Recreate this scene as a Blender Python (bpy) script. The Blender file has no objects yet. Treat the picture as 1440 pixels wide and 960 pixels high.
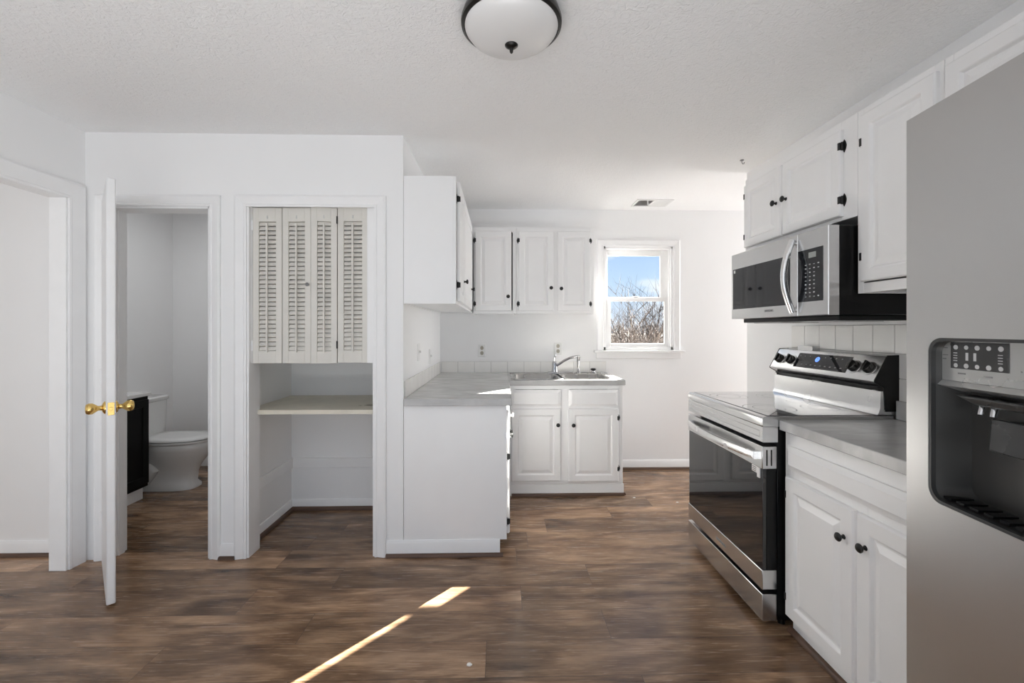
import bpy, bmesh, math, random
from mathutils import Vector, Matrix
R = math.radians
scn = bpy.context.scene
COL = scn.collection
rnd = random.Random(7)

# ------------------------------------------------------------------ camera, light, exposure
FPX = 620.0
cam_d = bpy.data.cameras.new('camera'); cam_d.sensor_width = 36; cam_d.lens = FPX / 1440 * 36
cam_d.shift_y = -17 / 1440; cam_d.clip_start = .02; cam_d.clip_end = 500
cam = bpy.data.objects.new('camera', cam_d); COL.objects.link(cam)
cam.location = (0, 0, 1.315); cam.rotation_euler = (R(90), 0, R(-1.43)); scn.camera = cam

SUN_DIR = Vector((-1, -1.125, -.85)).normalized()
sd = bpy.data.lights.new('sun', 'SUN'); sd.energy = 105; sd.angle = R(.5); sd.color = (1, .95, .88)
so = bpy.data.objects.new('sun', sd); COL.objects.link(so); so.location = (6, 10, 8)
so.rotation_euler = SUN_DIR.to_track_quat('-Z', 'Y').to_euler()

def area(name, loc, target, sx, sy, energy, color=(1, 1, 1)):
    d = bpy.data.lights.new(name, 'AREA'); d.shape = 'RECTANGLE'; d.size = sx; d.size_y = sy; d.energy = energy; d.color = color
    o = bpy.data.objects.new(name, d); COL.objects.link(o); o.location = loc
    o.rotation_euler = (Vector(target) - Vector(loc)).to_track_quat('-Z', 'Y').to_euler(); return o
area('fill_rear', (-.3, -2.5, .6), (-.3, -.5, 2.4), 3.4, 1.0, 9, (.97, .985, 1))  # unseen fill light added behind the camera, tilted up
area('fill_floor_panel', (-.25, -.85, .03), (-.25, -.845, 3), 3.4, 1.5, 64, (.94, .975, 1))  # added fill panel facing up, stands in for light off the floor
area('daylight_side', (4.07, 3.48, 1.2), (0, 3.42, 1.25), 1.15, 1.9, 44, (.98, .99, 1))
area('daylight_hall', (-3.5, -.55, 1.3), (-3.4, 2.6, 1.3), 1.6, 1.8, 19, (.97, .985, 1))
area('bath_fill', (-2.35, 3.5, 2.41), (-2.35, 3.5, 0), .4, .4, 4.4, (.97, .985, 1))  # added fill under the bath ceiling, no fixture modelled

scn.view_settings.view_transform = 'Standard'; scn.view_settings.look = 'None'
scn.view_settings.exposure = .21; scn.view_settings.gamma = 1; scn.view_settings.use_curve_mapping = False
scn.cycles.max_bounces = 14; scn.cycles.diffuse_bounces = 12; scn.cycles.caustics_reflective = True

W = bpy.data.worlds.new('sky'); scn.world = W; W.use_nodes = True
nt = W.node_tree; nt.nodes.clear()
def wn(t, **k):
    n = nt.nodes.new(t)
    for a, b in k.items(): setattr(n, a, b)
    return n
tc = wn('ShaderNodeTexCoord'); sep = wn('ShaderNodeSeparateXYZ'); nt.links.new(tc.outputs['Generated'], sep.inputs[0])
ramp = wn('ShaderNodeValToRGB'); e = ramp.color_ramp.elements
e[0].position = .0; e[0].color = (.74, .81, .91, 1); e[1].position = .30; e[1].color = (.25, .45, .80, 1)
m1 = e.new(.10) if hasattr(e, 'new') else None
m1.color = (.54, .71, .93, 1)
nt.links.new(sep.outputs['Z'], ramp.inputs[0])
mp = wn('ShaderNodeMapping'); mp.inputs['Scale'].default_value = (4, 4, 11); nt.links.new(tc.outputs['Generated'], mp.inputs[0])
nz = wn('ShaderNodeTexNoise'); nz.inputs['Scale'].default_value = 1.6; nz.inputs['Detail'].default_value = 5; nt.links.new(mp.outputs[0], nz.inputs['Vector'])
cr = wn('ShaderNodeValToRGB'); cr.color_ramp.elements[0].position = .52; cr.color_ramp.elements[1].position = .72
nt.links.new(nz.outputs['Fac'], cr.inputs[0])
mx = wn('ShaderNodeMix', data_type='RGBA'); mx.inputs[7].default_value = (.93, .95, .98, 1)
nt.links.new(cr.outputs[0], mx.inputs[0]); nt.links.new(ramp.outputs[0], mx.inputs[6])
bg = wn('ShaderNodeBackground'); bg.inputs[1].default_value = 1.05; nt.links.new(mx.outputs[2], bg.inputs[0])
out = wn('ShaderNodeOutputWorld'); nt.links.new(bg.outputs[0], out.inputs[0])

# ------------------------------------------------------------------ materials
def mat(name, color, rough=.5, metal=0, var=0, scale=6, stretch=(1, 1, 1), bump=0, bscale=60, bdist=.004, rvar=0, emit=None, estr=0, spec=.5, distort=0, coat=0):
    m = bpy.data.materials.new(name); m.use_nodes = True; t = m.node_tree; b = t.nodes['Principled BSDF']
    b.inputs['Base Color'].default_value = (*color, 1); b.inputs['Roughness'].default_value = rough; b.inputs['Metallic'].default_value = metal
    b.inputs['Specular IOR Level'].default_value = spec; b.inputs['Coat Weight'].default_value = coat
    c = t.nodes.new('ShaderNodeTexCoord'); mpn = t.nodes.new('ShaderNodeMapping'); mpn.inputs['Scale'].default_value = stretch
    t.links.new(c.outputs['Object'], mpn.inputs[0])
    if var or rvar:
        n = t.nodes.new('ShaderNodeTexNoise'); n.inputs['Scale'].default_value = scale; n.inputs['Detail'].default_value = 6; n.inputs['Distortion'].default_value = distort
        t.links.new(mpn.outputs[0], n.inputs['Vector'])
        if var:
            r = t.nodes.new('ShaderNodeValToRGB'); r.color_ramp.elements[0].position = .3; r.color_ramp.elements[1].position = .7
            r.color_ramp.elements[0].color = (*[max(0, x * (1 - var)) for x in color], 1); r.color_ramp.elements[1].color = (*[min(1, x * (1 + var)) for x in color], 1)
            t.links.new(n.outputs['Fac'], r.inputs[0]); t.links.new(r.outputs[0], b.inputs['Base Color'])
        if rvar:
            q = t.nodes.new('ShaderNodeMapRange'); q.inputs[1].default_value = .3; q.inputs[2].default_value = .7
            q.inputs[3].default_value = max(.02, rough - rvar); q.inputs[4].default_value = rough + rvar
            t.links.new(n.outputs['Fac'], q.inputs[0]); t.links.new(q.outputs[0], b.inputs['Roughness'])
    if bump:
        n2 = t.nodes.new('ShaderNodeTexNoise'); n2.inputs['Scale'].default_value = bscale; n2.inputs['Detail'].default_value = 4; n2.inputs['Distortion'].default_value = distort
        t.links.new(mpn.outputs[0], n2.inputs['Vector'])
        bp = t.nodes.new('ShaderNodeBump'); bp.inputs['Strength'].default_value = bump; bp.inputs['Distance'].default_value = bdist
        t.links.new(n2.outputs['Fac'], bp.inputs['Height']); t.links.new(bp.outputs[0], b.inputs['Normal'])
    if emit:
        b.inputs['Emission Color'].default_value = (*emit, 1); b.inputs['Emission Strength'].default_value = estr
    return m
M = {}
M['wall'] = mat('wall_paint', (.88, .88, .88), .6, var=.008, scale=3, bump=.05, bscale=180)
M['ceil'] = mat('ceiling_texture', (.90, .90, .90), .8, bump=.8, bdist=.008, bscale=44, distort=1.6)
M['trim'] = mat('trim_paint', (.88, .88, .88), .35, var=.015, scale=8)
M['cab'] = mat('cabinet_paint', (.88, .88, .88), .33, var=.012, scale=5, bump=.02, bscale=200)
M['cabdark'] = mat('cabinet_inside', (.6, .6, .6), .6, var=.03)
M['shut'] = mat('shutter_cream', (.71, .69, .64), .5, var=.035, scale=9)
M['shelf'] = mat('shelf_cream', (.72, .68, .57), .45, var=.08, scale=7, distort=1)
M['steel'] = mat('brushed_steel', (.63, .63, .63), .26, 1, rvar=.008, scale=4, stretch=(1, 1, 50))
M['fsteel'] = mat('fridge_steel', (.56, .555, .55), .33, 1, rvar=.035, scale=1.1, stretch=(1, 1, 4))
M['hsteel'] = mat('polished_handle_steel', (.80, .80, .80), .27, 1, rvar=.006, scale=8)
M['sink'] = mat('sink_steel', (.46, .455, .445), .27, 1, rvar=.02, scale=9)
M['chrome'] = mat('chrome', (.52, .52, .53), .09, 1, rvar=.02)
M['black'] = mat('black_knob_metal', (.012, .012, .012), .38, .2, var=.2, scale=40)
M['blackp'] = mat('black_enamel', (.006, .006, .006), .3, var=.2, scale=10, spec=.25)
M['glass'] = mat('black_glass', (.010, .011, .014), .035, var=.1, scale=4, spec=.5)
M['ovenglass'] = mat('oven_glass', (.012, .012, .013), .03, var=.1, scale=4, spec=.8)
M['cooktop'] = mat('cooktop_glass', (.13, .13, .14), .09, var=.10, scale=5, spec=1.0, coat=1)
M['counter'] = mat('grey_laminate', (.46, .457, .453), .24, var=.13, spec=.5, scale=5, stretch=(1, 2.2, 1), distort=1.1)
M['tile'] = mat('glazed_tile', (.87, .86, .835), .18, var=.02, scale=12)
M['grout'] = mat('grout', (.47, .46, .45), .85, var=.06, scale=30)
M['plate'] = mat('wall_plate_plastic', (.80, .80, .79), .35, var=.01)
M['recept'] = mat('receptacle_ivory', (.42, .39, .32), .45, var=.05)
M['brass'] = mat('brass', (.83, .58, .20), .2, 1, rvar=.05, scale=20)
M['dial'] = mat('dark_dial_metal', (.10, .098, .095), .24, 1, rvar=.03, scale=9)
M['bronze'] = mat('bronze_ring', (.022, .020, .018), .32, .5, var=.2, scale=20)
M['lampglass'] = mat('frosted_lamp_glass', (.72, .71, .70), .28, var=.015, scale=5)
M['porc'] = mat('porcelain', (.80, .80, .79), .12, var=.01)
M['vanity'] = mat('vanity_black', (.004, .004, .004), .5, var=.2, scale=8, spec=.15)
M['shoe'] = mat('shoe_mould_wood', (.10, .055, .035), .5, var=.3, scale=5, stretch=(1, 1, 12))
M['ink'] = mat('grey_print', (.20, .20, .20), .5, var=.05)
M['mark'] = mat('pale_print', (.50, .50, .50), .5, var=.05)
M['blue'] = mat('blue_display', (.02, .05, .3), .3, var=.05, emit=(.12, .26, 1), estr=1.6)
M['panel'] = mat('dispenser_grey', (.44, .44, .43), .3, .6, rvar=.06, scale=4)
M['dark'] = mat('dispenser_dark', (.05, .05, .05), .32, .4, rvar=.06, scale=4)
M['cavity'] = mat('dispenser_cavity', (.10, .098, .095), .38, .8, rvar=.08, scale=5, stretch=(1, 1, 4))
M['lcd'] = mat('lcd_grey', (.34, .36, .34), .25, var=.05)
M['bark'] = mat('bare_bark', (.035, .027, .022), .85, var=.35, scale=20)
M['barkp'] = mat('pale_cane', (.09, .07, .06), .85, var=.3, scale=20)
M['field'] = mat('winter_soil', (.055, .040, .028), .95, var=.35, scale=.5)
M['hedge'] = mat('winter_brush', (.045, .034, .028), .95, var=.5, scale=1.2)
M['vent'] = mat('vent_white', (.78, .78, .77), .4, var=.02)
M['ventd'] = mat('vent_shadow_duct', (.06, .055, .055), .8, var=.1)
M['paper'] = mat('paper_white', (.8, .78, .74), .8, var=.03)
M['stain'] = mat('shelf_stain', (.40, .36, .27), .5, var=.15, scale=30)

def pane_mat():
    m = bpy.data.materials.new('window_glass'); m.use_nodes = True; t = m.node_tree; t.nodes.clear()
    o = t.nodes.new('ShaderNodeOutputMaterial'); mxs = t.nodes.new('ShaderNodeMixShader'); tr = t.nodes.new('ShaderNodeBsdfTransparent'); g = t.nodes.new('ShaderNodeBsdfGlossy')
    g.inputs['Roughness'].default_value = .02; tr.inputs[0].default_value = (.96, .97, .97, 1)
    fr = t.nodes.new('ShaderNodeFresnel'); fr.inputs[0].default_value = 1.3
    t.links.new(fr.outputs[0], mxs.inputs[0]); t.links.new(tr.outputs[0], mxs.inputs[1]); t.links.new(g.outputs[0], mxs.inputs[2]); t.links.new(mxs.outputs[0], o.inputs[0])
    return m
M['pane'] = pane_mat()

def floor_mat():
    m = bpy.data.materials.new('plank_floor'); m.use_nodes = True; t = m.node_tree; b = t.nodes['Principled BSDF']; N = t.nodes.new; L = t.links.new
    at = N('ShaderNodeAttribute'); at.attribute_name = 'plank'
    sp = N('ShaderNodeSeparateColor'); L(at.outputs['Color'], sp.inputs[0])
    c = N('ShaderNodeTexCoord'); off = N('ShaderNodeVectorMath'); off.operation = 'SCALE'; off.inputs[3].default_value = 37
    L(at.outputs['Vector'], off.inputs[0]); ad = N('ShaderNodeVectorMath'); L(c.outputs['Object'], ad.inputs[0]); L(off.outputs[0], ad.inputs[1])
    def noise(sc, st, det=6, dist=0):
        mpn = N('ShaderNodeMapping'); mpn.inputs['Scale'].default_value = st; L(ad.outputs[0], mpn.inputs[0])
        n = N('ShaderNodeTexNoise'); n.inputs['Scale'].default_value = sc; n.inputs['Detail'].default_value = det; n.inputs['Distortion'].default_value = dist; L(mpn.outputs[0], n.inputs['Vector']); return n
    n1 = noise(2.0, (.85, 3.7, 1), 8, 1.3); n2 = noise(6, (1.0, 20, 1), 8, 1.0); n4 = noise(22, (1.0, 9, 1), 6, .6); n3 = noise(2.6, (.9, 2.6, 1), 4, 1.8)
    r = N('ShaderNodeValToRGB'); el = r.color_ramp.elements; el[0].position = .36; el[0].color = (.085, .046, .026, 1); el[1].position = .66; el[1].color = (.41, .265, .165, 1)
    mm = el.new(.5); mm.color = (.222, .135, .080, 1)
    mixf = N('ShaderNodeMix'); mixf.inputs[0].default_value = .26; L(n1.outputs['Fac'], mixf.inputs[2]); L(n2.outputs['Fac'], mixf.inputs[3]); mix2 = N('ShaderNodeMix'); mix2.inputs[0].default_value = .16; L(mixf.outputs[0], mix2.inputs[2]); L(n4.outputs['Fac'], mix2.inputs[3]); L(mix2.outputs[0], r.inputs[0])
    r3 = N('ShaderNodeMapRange'); r3.inputs[1].default_value = .3; r3.inputs[2].default_value = .7; r3.inputs[3].default_value = .70; r3.inputs[4].default_value = 1.22; L(n3.outputs['Fac'], r3.inputs[0])
    tone = N('ShaderNodeMapRange'); tone.clamp = False; tone.inputs[3].default_value = .80; tone.inputs[4].default_value = 1.36; L(sp.outputs[0], tone.inputs[0])
    mul = N('ShaderNodeMath'); mul.operation = 'MULTIPLY'; L(r3.outputs[0], mul.inputs[0]); L(tone.outputs[0], mul.inputs[1])
    vm = N('ShaderNodeVectorMath'); vm.operation = 'SCALE'; L(r.outputs[0], vm.inputs[0]); L(mul.outputs[0], vm.inputs[3]); L(vm.outputs[0], b.inputs['Base Color'])
    rr = N('ShaderNodeMapRange'); rr.inputs[1].default_value = .3; rr.inputs[2].default_value = .7; rr.inputs[3].default_value = .17; rr.inputs[4].default_value = .30; L(n2.outputs['Fac'], rr.inputs[0]); L(rr.outputs[0], b.inputs['Roughness'])
    bp = N('ShaderNodeBump'); bp.inputs['Strength'].default_value = .12; bp.inputs['Distance'].default_value = .003; L(n2.outputs['Fac'], bp.inputs['Height']); L(bp.outputs[0], b.inputs['Normal'])
    b.inputs['Specular IOR Level'].default_value = .42
    return m
M['floor'] = floor_mat()
M['gap'] = mat('plank_gap', (.02, .014, .01), .8, var=.1)

# ------------------------------------------------------------------ helpers
def rbox(bm, x0, x1, y0, y1, z0, z1, mi=0):
    v = [bm.verts.new(p) for p in ((x0, y0, z0), (x1, y0, z0), (x1, y1, z0), (x0, y1, z0), (x0, y0, z1), (x1, y0, z1), (x1, y1, z1), (x0, y1, z1))]
    for f in ((0, 3, 2, 1), (4, 5, 6, 7), (0, 1, 5, 4), (1, 2, 6, 5), (2, 3, 7, 6), (3, 0, 4, 7)):
        bm.faces.new([v[i] for i in f]).material_index = mi
class MB:
    def __init__(s): s.bm = bmesh.new()
    def box(s, x0, x1, y0, y1, z0, z1, mi=0): rbox(s.bm, min(x0, x1), max(x0, x1), min(y0, y1), max(y0, y1), min(z0, z1), max(z0, z1), mi); return s
    def loft(s, rings, cap=True, mi=0, closed=True):
        vs = [[s.bm.verts.new(p) for p in r] for r in rings]; n = len(vs[0])
        for a, b in zip(vs, vs[1:]):
            for i in range(n if closed else n - 1):
                j = (i + 1) % n; s.bm.faces.new((a[i], a[j], b[j], b[i])).material_index = mi
        if cap:
            s.bm.faces.new(vs[0][::-1]).material_index = mi; s.bm.faces.new(vs[-1]).material_index = mi
        return s
    def prism(s, poly, ax, a0, a1, mi=0):      # poly in the two other axes (order x,y,z without ax)
        def P(p, a):
            q = list(p); q.insert(ax, a); return q
        return s.loft([[P(p, a0) for p in poly], [P(p, a1) for p in poly]], mi=mi)
    def lathe(s, prof, seg=24, mat=None, mi=0, cap=True):
        mat = mat or Matrix()
        return s.loft([[mat @ Vector((r * math.cos(2 * math.pi * i / seg), r * math.sin(2 * math.pi * i / seg), z)) for i in range(seg)] for r, z in prof], cap, mi)
    def cyl(s, p0, p1, r0, r1=None, seg=12, mi=0):
        p0 = Vector(p0); p1 = Vector(p1); q = (p1 - p0).to_track_quat('Z', 'Y').to_matrix().to_4x4(); q.translation = p0
        return s.lathe([(r0, 0), (r1 if r1 is not None else r0, (p1 - p0).length)], seg, q, mi)
    def tube(s, pts, rad, seg=10, mi=0, flat=1.0):
        pts = [Vector(p) for p in pts]; rings = []; up = None
        for i, p in enumerate(pts):
            d = (pts[min(i + 1, len(pts) - 1)] - pts[max(i - 1, 0)]).normalized()
            if up is None: up = d.orthogonal().normalized()
            up = (up - d * up.dot(d)).normalized(); w = d.cross(up); r = rad[i] if isinstance(rad, (list, tuple)) else rad
            rings.append([p + up * (r * math.cos(2 * math.pi * k / seg)) + w * (r * flat * math.sin(2 * math.pi * k / seg)) for k in range(seg)])
        return s.loft(rings, True, mi)
    def build(s, name, ms, parent=None, bevel=0, smooth=40, seg=2, fix=True):
        bm = s.bm
        if fix: bmesh.ops.recalc_face_normals(bm, faces=bm.faces)
        for f in bm.faces: f.smooth = True
        for ed in bm.edges:
            if len(ed.link_faces) == 2 and ed.calc_face_angle(0) > R(smooth): ed.smooth = False
        me = bpy.data.meshes.new(name); bm.to_mesh(me); bm.free()
        for m in (ms if isinstance(ms, (list, tuple)) else [ms]): me.materials.append(m)
        o = bpy.data.objects.new(name, me); COL.objects.link(o)
        if parent is not None: o.parent = parent
        if bevel:
            b = o.modifiers.new('bevel', 'BEVEL'); b.width = bevel; b.segments = seg; b.limit_method = 'ANGLE'; b.angle_limit = R(35); b.harden_normals = False
        return o
def tag(o, label, cat, group=None, kind=None):
    o['label'] = label; o['category'] = cat
    if group: o['group'] = group
    if kind: o['kind'] = kind
    return o
def thing(name, label, cat, loc=(0, 0, 0), rz=0, group=None):
    o = bpy.data.objects.new(name, None); o.empty_display_size = .1; COL.objects.link(o); o.location = loc; o.rotation_euler = (0, 0, rz)
    return tag(o, label, cat, group)
def struct(o): o['kind'] = 'structure'; return o
def boxes(name, m, lst, parent=None, bevel=0):
    b = MB()
    for a in lst: b.box(*a)
    return b.build(name, m, parent, bevel)
def sbox(name, m, lst, bevel=0): return struct(boxes(name, m, lst, None, bevel))
def setp(o, label): o['label'] = label; return o
_text_cache = {}
def text(name, body, size, mx_, m, parent, ext=.0004):
    cu = bpy.data.curves.new(name, 'FONT'); cu.body = body; cu.size = size; cu.extrude = ext; cu.align_x = 'CENTER'; cu.align_y = 'CENTER'
    tmp = bpy.data.objects.new(name, cu); COL.objects.link(tmp); dg = bpy.context.evaluated_depsgraph_get()
    me = bpy.data.meshes.new_from_object(tmp.evaluated_get(dg)); bpy.data.objects.remove(tmp)
    me.transform(mx_); me.materials.clear(); me.materials.append(m)
    o = bpy.data.objects.new(name, me); COL.objects.link(o); o.parent = parent; return o
FRONT = Matrix.Rotation(R(90), 4, 'X')        # text in the local xz plane facing -y

# ------------------------------------------------------------------ room constants
YC = 2.575; XL = -2.37; XK = -.567; YB = 4.13; XR = 1.77; YE = 3.13; ZC = 2.44

# floor: planks along x
bm = bmesh.new(); lay = bm.loops.layers.float_color.new('plank')
rows = {}
PW = .198; Y0 = 1.667 - 22 * PW
seams = {22: [-.06], 23: [-.86], 24: [.1], 25: [-.86], 26: [.09], 28: [.3], 29: [.78]}
for r in range(0, 38):
    y0 = Y0 + r * PW; y1 = y0 + PW
    Lp = 1.33; s0 = seams[r][0] if r in seams else rnd.uniform(-.6, .6)
    x = s0 - math.ceil((s0 + 4.6) / Lp) * Lp
    cuts = [x]
    while cuts[-1] < 4.6: cuts.append(cuts[-1] + Lp)
    if r in seams and len(seams[r]) > 1:
        cuts = sorted([q for q in cuts if abs(q - seams[r][1]) > .45] + [seams[r][1]])
    for a, b in zip(cuts, cuts[1:]):
        g = .0008
        v = [bm.verts.new(p) for p in ((a + g, y0 + g, 0), (b - g, y0 + g, 0), (b - g, y1 - g, 0), (a + g, y1 - g, 0))]
        f = bm.faces.new(v); tone = rnd.random() ** 1.2
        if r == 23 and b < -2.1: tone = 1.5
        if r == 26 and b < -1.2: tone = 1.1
        colr = (tone, rnd.random(), rnd.random(), 1)
        for l in f.loops: l[lay] = colr
v = [bm.verts.new(p) for p in ((-4.7, -2.75, -.0015), (4.6, -2.75, -.0015), (4.6, 4.36, -.0015), (-4.7, 4.36, -.0015))]
bm.faces.new(v).material_index = 1
me = bpy.data.meshes.new('floor'); bm.to_mesh(me); bm.free(); me.materials.append(M['floor']); me.materials.append(M['gap'])
fo = bpy.data.objects.new('floor', me); COL.objects.link(fo); struct(fo)

sbox('ceiling', M['ceil'], [(-4.7, 4.6, -2.9, 4.45, ZC, ZC + .1)])
# back wall with window hole
WX0, WX1, WZ0, WZ1 = .965, 1.625, 1.12, 2.10
sbox('wall_back', M['wall'], [(-.69, WX0, YB, YB + .1, 0, ZC), (WX1, 4.5, YB, YB + .1, 0, ZC), (WX0, WX1, YB, YB + .1, 0, WZ0), (WX0, WX1, YB, YB + .1, WZ1, ZC)])
# closet wall: bath doorway and pantry opening
BX0, BX1, BZ = -2.25, -1.67, 2.02; NX0, NX1, NZ = -1.462, -.731, 2.04; YC2 = YC + .115
sbox('wall_front', M['wall'], [(XL - .09, BX0, YC, YC2, 0, ZC), (BX0, BX1, YC, YC2, BZ, ZC), (BX1, NX0, YC, YC2, 0, ZC), (NX0, NX1, YC, YC2, NZ, ZC), (NX1, XK, YC, YC2, 0, ZC)])
sbox('wall_kitchen_left', M['wall'], [(-.69, XK, YC2, YB, 0, ZC), (-.69, XK, YB + .1, 4.43, 0, ZC)])
sbox('wall_pantry_back', M['wall'], [(-1.56, -.69, 3.262, 3.36, 0, ZC)])
sbox('wall_pantry_left', M['wall'], [(-1.63, -1.53, YC2, 3.262, 0, ZC)])
sbox('wall_bath_back', M['wall'], [(-3.3, -.69, 4.33, 4.43, 0, ZC)])
sbox('wall_bath_left', M['wall'], [(-3.27, -3.165, 2.69, 4.33, 0, ZC)])
# left side wall with doorway, hall behind
DY0, DY1, DZ = 1.45, 2.473, 2.045
sbox('wall_left', M['wall'], [(XL - .09, XL, DY1, YC, 0, ZC), (XL - .09, XL, DY0, DY1, DZ, ZC), (XL - .09, XL, -2.6, DY0, 0, ZC)])
sbox('wall_hall_back', M['wall'], [(-4.6, XL - .09, 2.64, 2.69, 0, ZC)])
sbox('wall_hall_left', M['wall'], [(-4.7, -4.6, -2.6, 2.69, 0, ZC)])
# right wall (ends at a free edge), side room behind it
sbox('wall_right', M['wall'], [(XR, XR + .11, -2.6, YE, 0, ZC)])
sbox('wall_far_right', M['wall'], [(4.1, 4.2, -2.6, YB, 0, ZC)])
sbox('wall_rear', M['wall'], [(-4.7, -2.05, -2.7, -2.6, 0, ZC), (1.45, 4.2, -2.7, -2.6, 0, ZC), (-2.05, 1.45, -2.7, -2.6, 0, .2), (-2.05, 1.45, -2.7, -2.6, 2.25, ZC)])

# baseboards and brown shoe moulding
def shoe(name, segs, w=.017, h=.019):
    b = MB()
    for (x0, y0, x1, y1, nx, ny) in segs:
        n = Vector((nx, ny, 0)); a = Vector((x0, y0, 0)); c = Vector((x1, y1, 0)); pr = [(0, 0), (w, 0), (w, h * .45), (w * .75, h * .8), (w * .35, h), (0, h)]
        b.loft([[p + n * u + Vector((0, 0, q)) for u, q in pr] for p in (a, c)])
    return struct(b.build(name, M['shoe'], smooth=50))
def baseb(name, segs, h=.085, t=.013):
    b = MB()
    for (x0, y0, x1, y1, nx, ny) in segs:
        n = Vector((nx, ny, 0)); a = Vector((x0, y0, 0)); c = Vector((x1, y1, 0)); pr = [(0, 0), (t, 0), (t, h - .018), (t * .6, h - .006), (t * .45, h), (0, h)]
        b.loft([[p + n * u + Vector((0, 0, q + .001)) for u, q in pr] for p in (a, c)])
    return struct(b.build(name, M['trim'], smooth=30))
baseb('baseboard_back', [(.985, YB, 4.1, YB, 0, -1)]); shoe('trim_1', [(.985, YB - .013, 4.1, YB - .013, 0, -1)])
baseb('baseboard_pantry', [(-1.53, 3.262, -.69, 3.262, 0, -1), (-1.53, YC2, -1.53, 3.262, 1, 0)], .075)
shoe('trim_2', [(-1.53, 3.249, -.69, 3.249, 0, -1), (-1.517, YC2, -1.517, 3.249, 1, 0)], .016, .026)
baseb('baseboard_front', [(-1.61, YC, -1.523, YC, 0, -1)], .085); shoe('trim_3', [(-1.61, YC - .013, -1.523, YC - .013, 0, -1)])
baseb('baseboard_hall', [(-4.6, 2.64, XL - .09, 2.64, 0, -1)]); shoe('trim_4', [(-4.6, 2.627, XL - .09, 2.627, 0, -1)])
baseb('baseboard_bath', [(-3.165, 4.33, -1.6, 4.33, 0, -1)])
baseb('baseboard_right', [(XR, -2.6, XR, .05, -1, 0)])
# pantry rail strips
sbox('trim_5', M['trim'], [(-1.516, -.69, 3.248, 3.262, .307, .378), (-1.53, -1.516, YC2, 3.262, .307, .378), (-1.53, -1.518, YC2, 3.262, .755, .806)], .002)

# door casings (profiled): path of legs + head
def casing(name, kind, a0, a1, ztop, plane, w=.068, t=.016, axis='y', out=-1, legs=(1, 1), zb=0):
    # axis 'y': opening runs along x on plane y=plane, facing out*y ; axis 'x': runs along y on plane x=plane
    prof = [(0, 0), (0, t * .6), (.010, t * .75), (.016, t * .55), (w - .022, t), (w - .010, t * 1.15), (w, t * .9), (w, 0)]
    def P(u, z, d): return (u, plane + out * d, z) if axis == 'y' else (plane + out * d, u, z)
    b = MB()
    if legs[0]: b.loft([[P(a0 - u, zb, d) for u, d in prof], [P(a0 - u, ztop + u, d) for u, d in prof]])
    if legs[1]: b.loft([[P(a1 + u, zb, d) for u, d in prof], [P(a1 + u, ztop + u, d) for u, d in prof]])
    b.loft([[P(a0 - u, ztop + u, d) for u, d in prof], [P(a1 + u, ztop + u, d) for u, d in prof]])
    return struct(b.build(name, M['trim'], smooth=25))
casing('trim_6', 0, BX0, BX1, BZ, YC, .062)
casing('trim_7', 0, NX0, NX1, NZ - .02, YC, .066)
casing('trim_8', 0, DY0, DY1, DZ - .01, XL, .092, axis='x', out=1)
# jamb liners
sbox('trim_9', M['trim'], [(BX0, BX0 + .018, YC - .001, YC2, 0, BZ), (BX1 - .012, BX1, YC - .001, YC2, 0, BZ), (BX0, BX1, YC - .001, YC2, BZ - .012, BZ), (BX0 + .018, BX0 + .03, YC + .045, YC + .085, 0, BZ), (BX1 - .022, BX1 - .012, YC + .045, YC + .085, 0, BZ)], .001)
sbox('trim_10', M['trim'], [(NX0, NX0 + .012, YC - .001, YC2, 0, NZ), (NX1 - .012, NX1, YC - .001, YC2, 0, NZ), (NX0, NX1, YC - .001, YC2, NZ - .010, NZ)], .001)
sbox('trim_11', M['trim'], [(XL - .09, XL + .001, DY1 - .012, DY1, 0, DZ), (XL - .09, XL + .001, DY0, DY0 + .012, 0, DZ), (XL - .09, XL + .001, DY0, DY1, DZ - .012, DZ)], .001)

# ------------------------------------------------------------------ window
wf = struct(boxes('window_1', M['trim'], [(WX0, WX0 + .022, YB, YB + .1, WZ0, WZ1), (WX1 - .02, WX1, YB, YB + .1, WZ0, WZ1), (WX0, WX1, YB, YB + .1, WZ1 - .025, WZ1), (WX0, WX1, YB, YB + .1, WZ0, WZ0 + .03),
      (WX0 + .022, WX0 + .034, YB + .02, YB + .036, WZ0 + .03, WZ1 - .025), (WX1 - .032, WX1 - .02, YB + .02, YB + .036, WZ0 + .03, WZ1 - .025)], None, .002))
# upper sash (outer track), lower sash (inner track)
def sash(name, x0, x1, z0, z1, y0, y1, sl, sr, rb, rt):
    f = boxes(name, M['trim'], [(x0, x0 + sl, y0, y1, z0, z1), (x1 - sr, x1, y0, y1, z0, z1), (x0 + sl, x1 - sr, y0, y1, z0, z0 + rb), (x0 + sl, x1 - sr, y0, y1, z1 - rt, z1)], wf, .003)
    boxes('pane', M['pane'], [(x0 + sl, x1 - sr, (y0 + y1) / 2 - .001, (y0 + y1) / 2 + .001, z0 + rb, z1 - rt)], f)
sash('upper_sash', WX0 + .022, WX1 - .02, 1.595, 2.075, YB + .068, YB + .094, .032, .075, .03, .055)
sash('lower_sash', WX0 + .022, WX1 - .02, 1.15, 1.618, YB + .038, YB + .064, .058, .046, .032, .036)
boxes('sash_lock', M['trim'], [(1.25, 1.31, YB + .03, YB + .045, 1.618, 1.630)], wf, .003)
casing('trim_12', 0, WX0, WX1, WZ1 - .004, YB, .064, .018, zb=WZ0)
b = MB(); b.box(.872, 1.724, YB - .05, YB + .036, WZ0 - .022, WZ0); b.box(.895, 1.70, YB - .016, YB, WZ0 - .078, WZ0 - .022)
struct(b.build('trim_13', M['trim'], bevel=.004))

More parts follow.
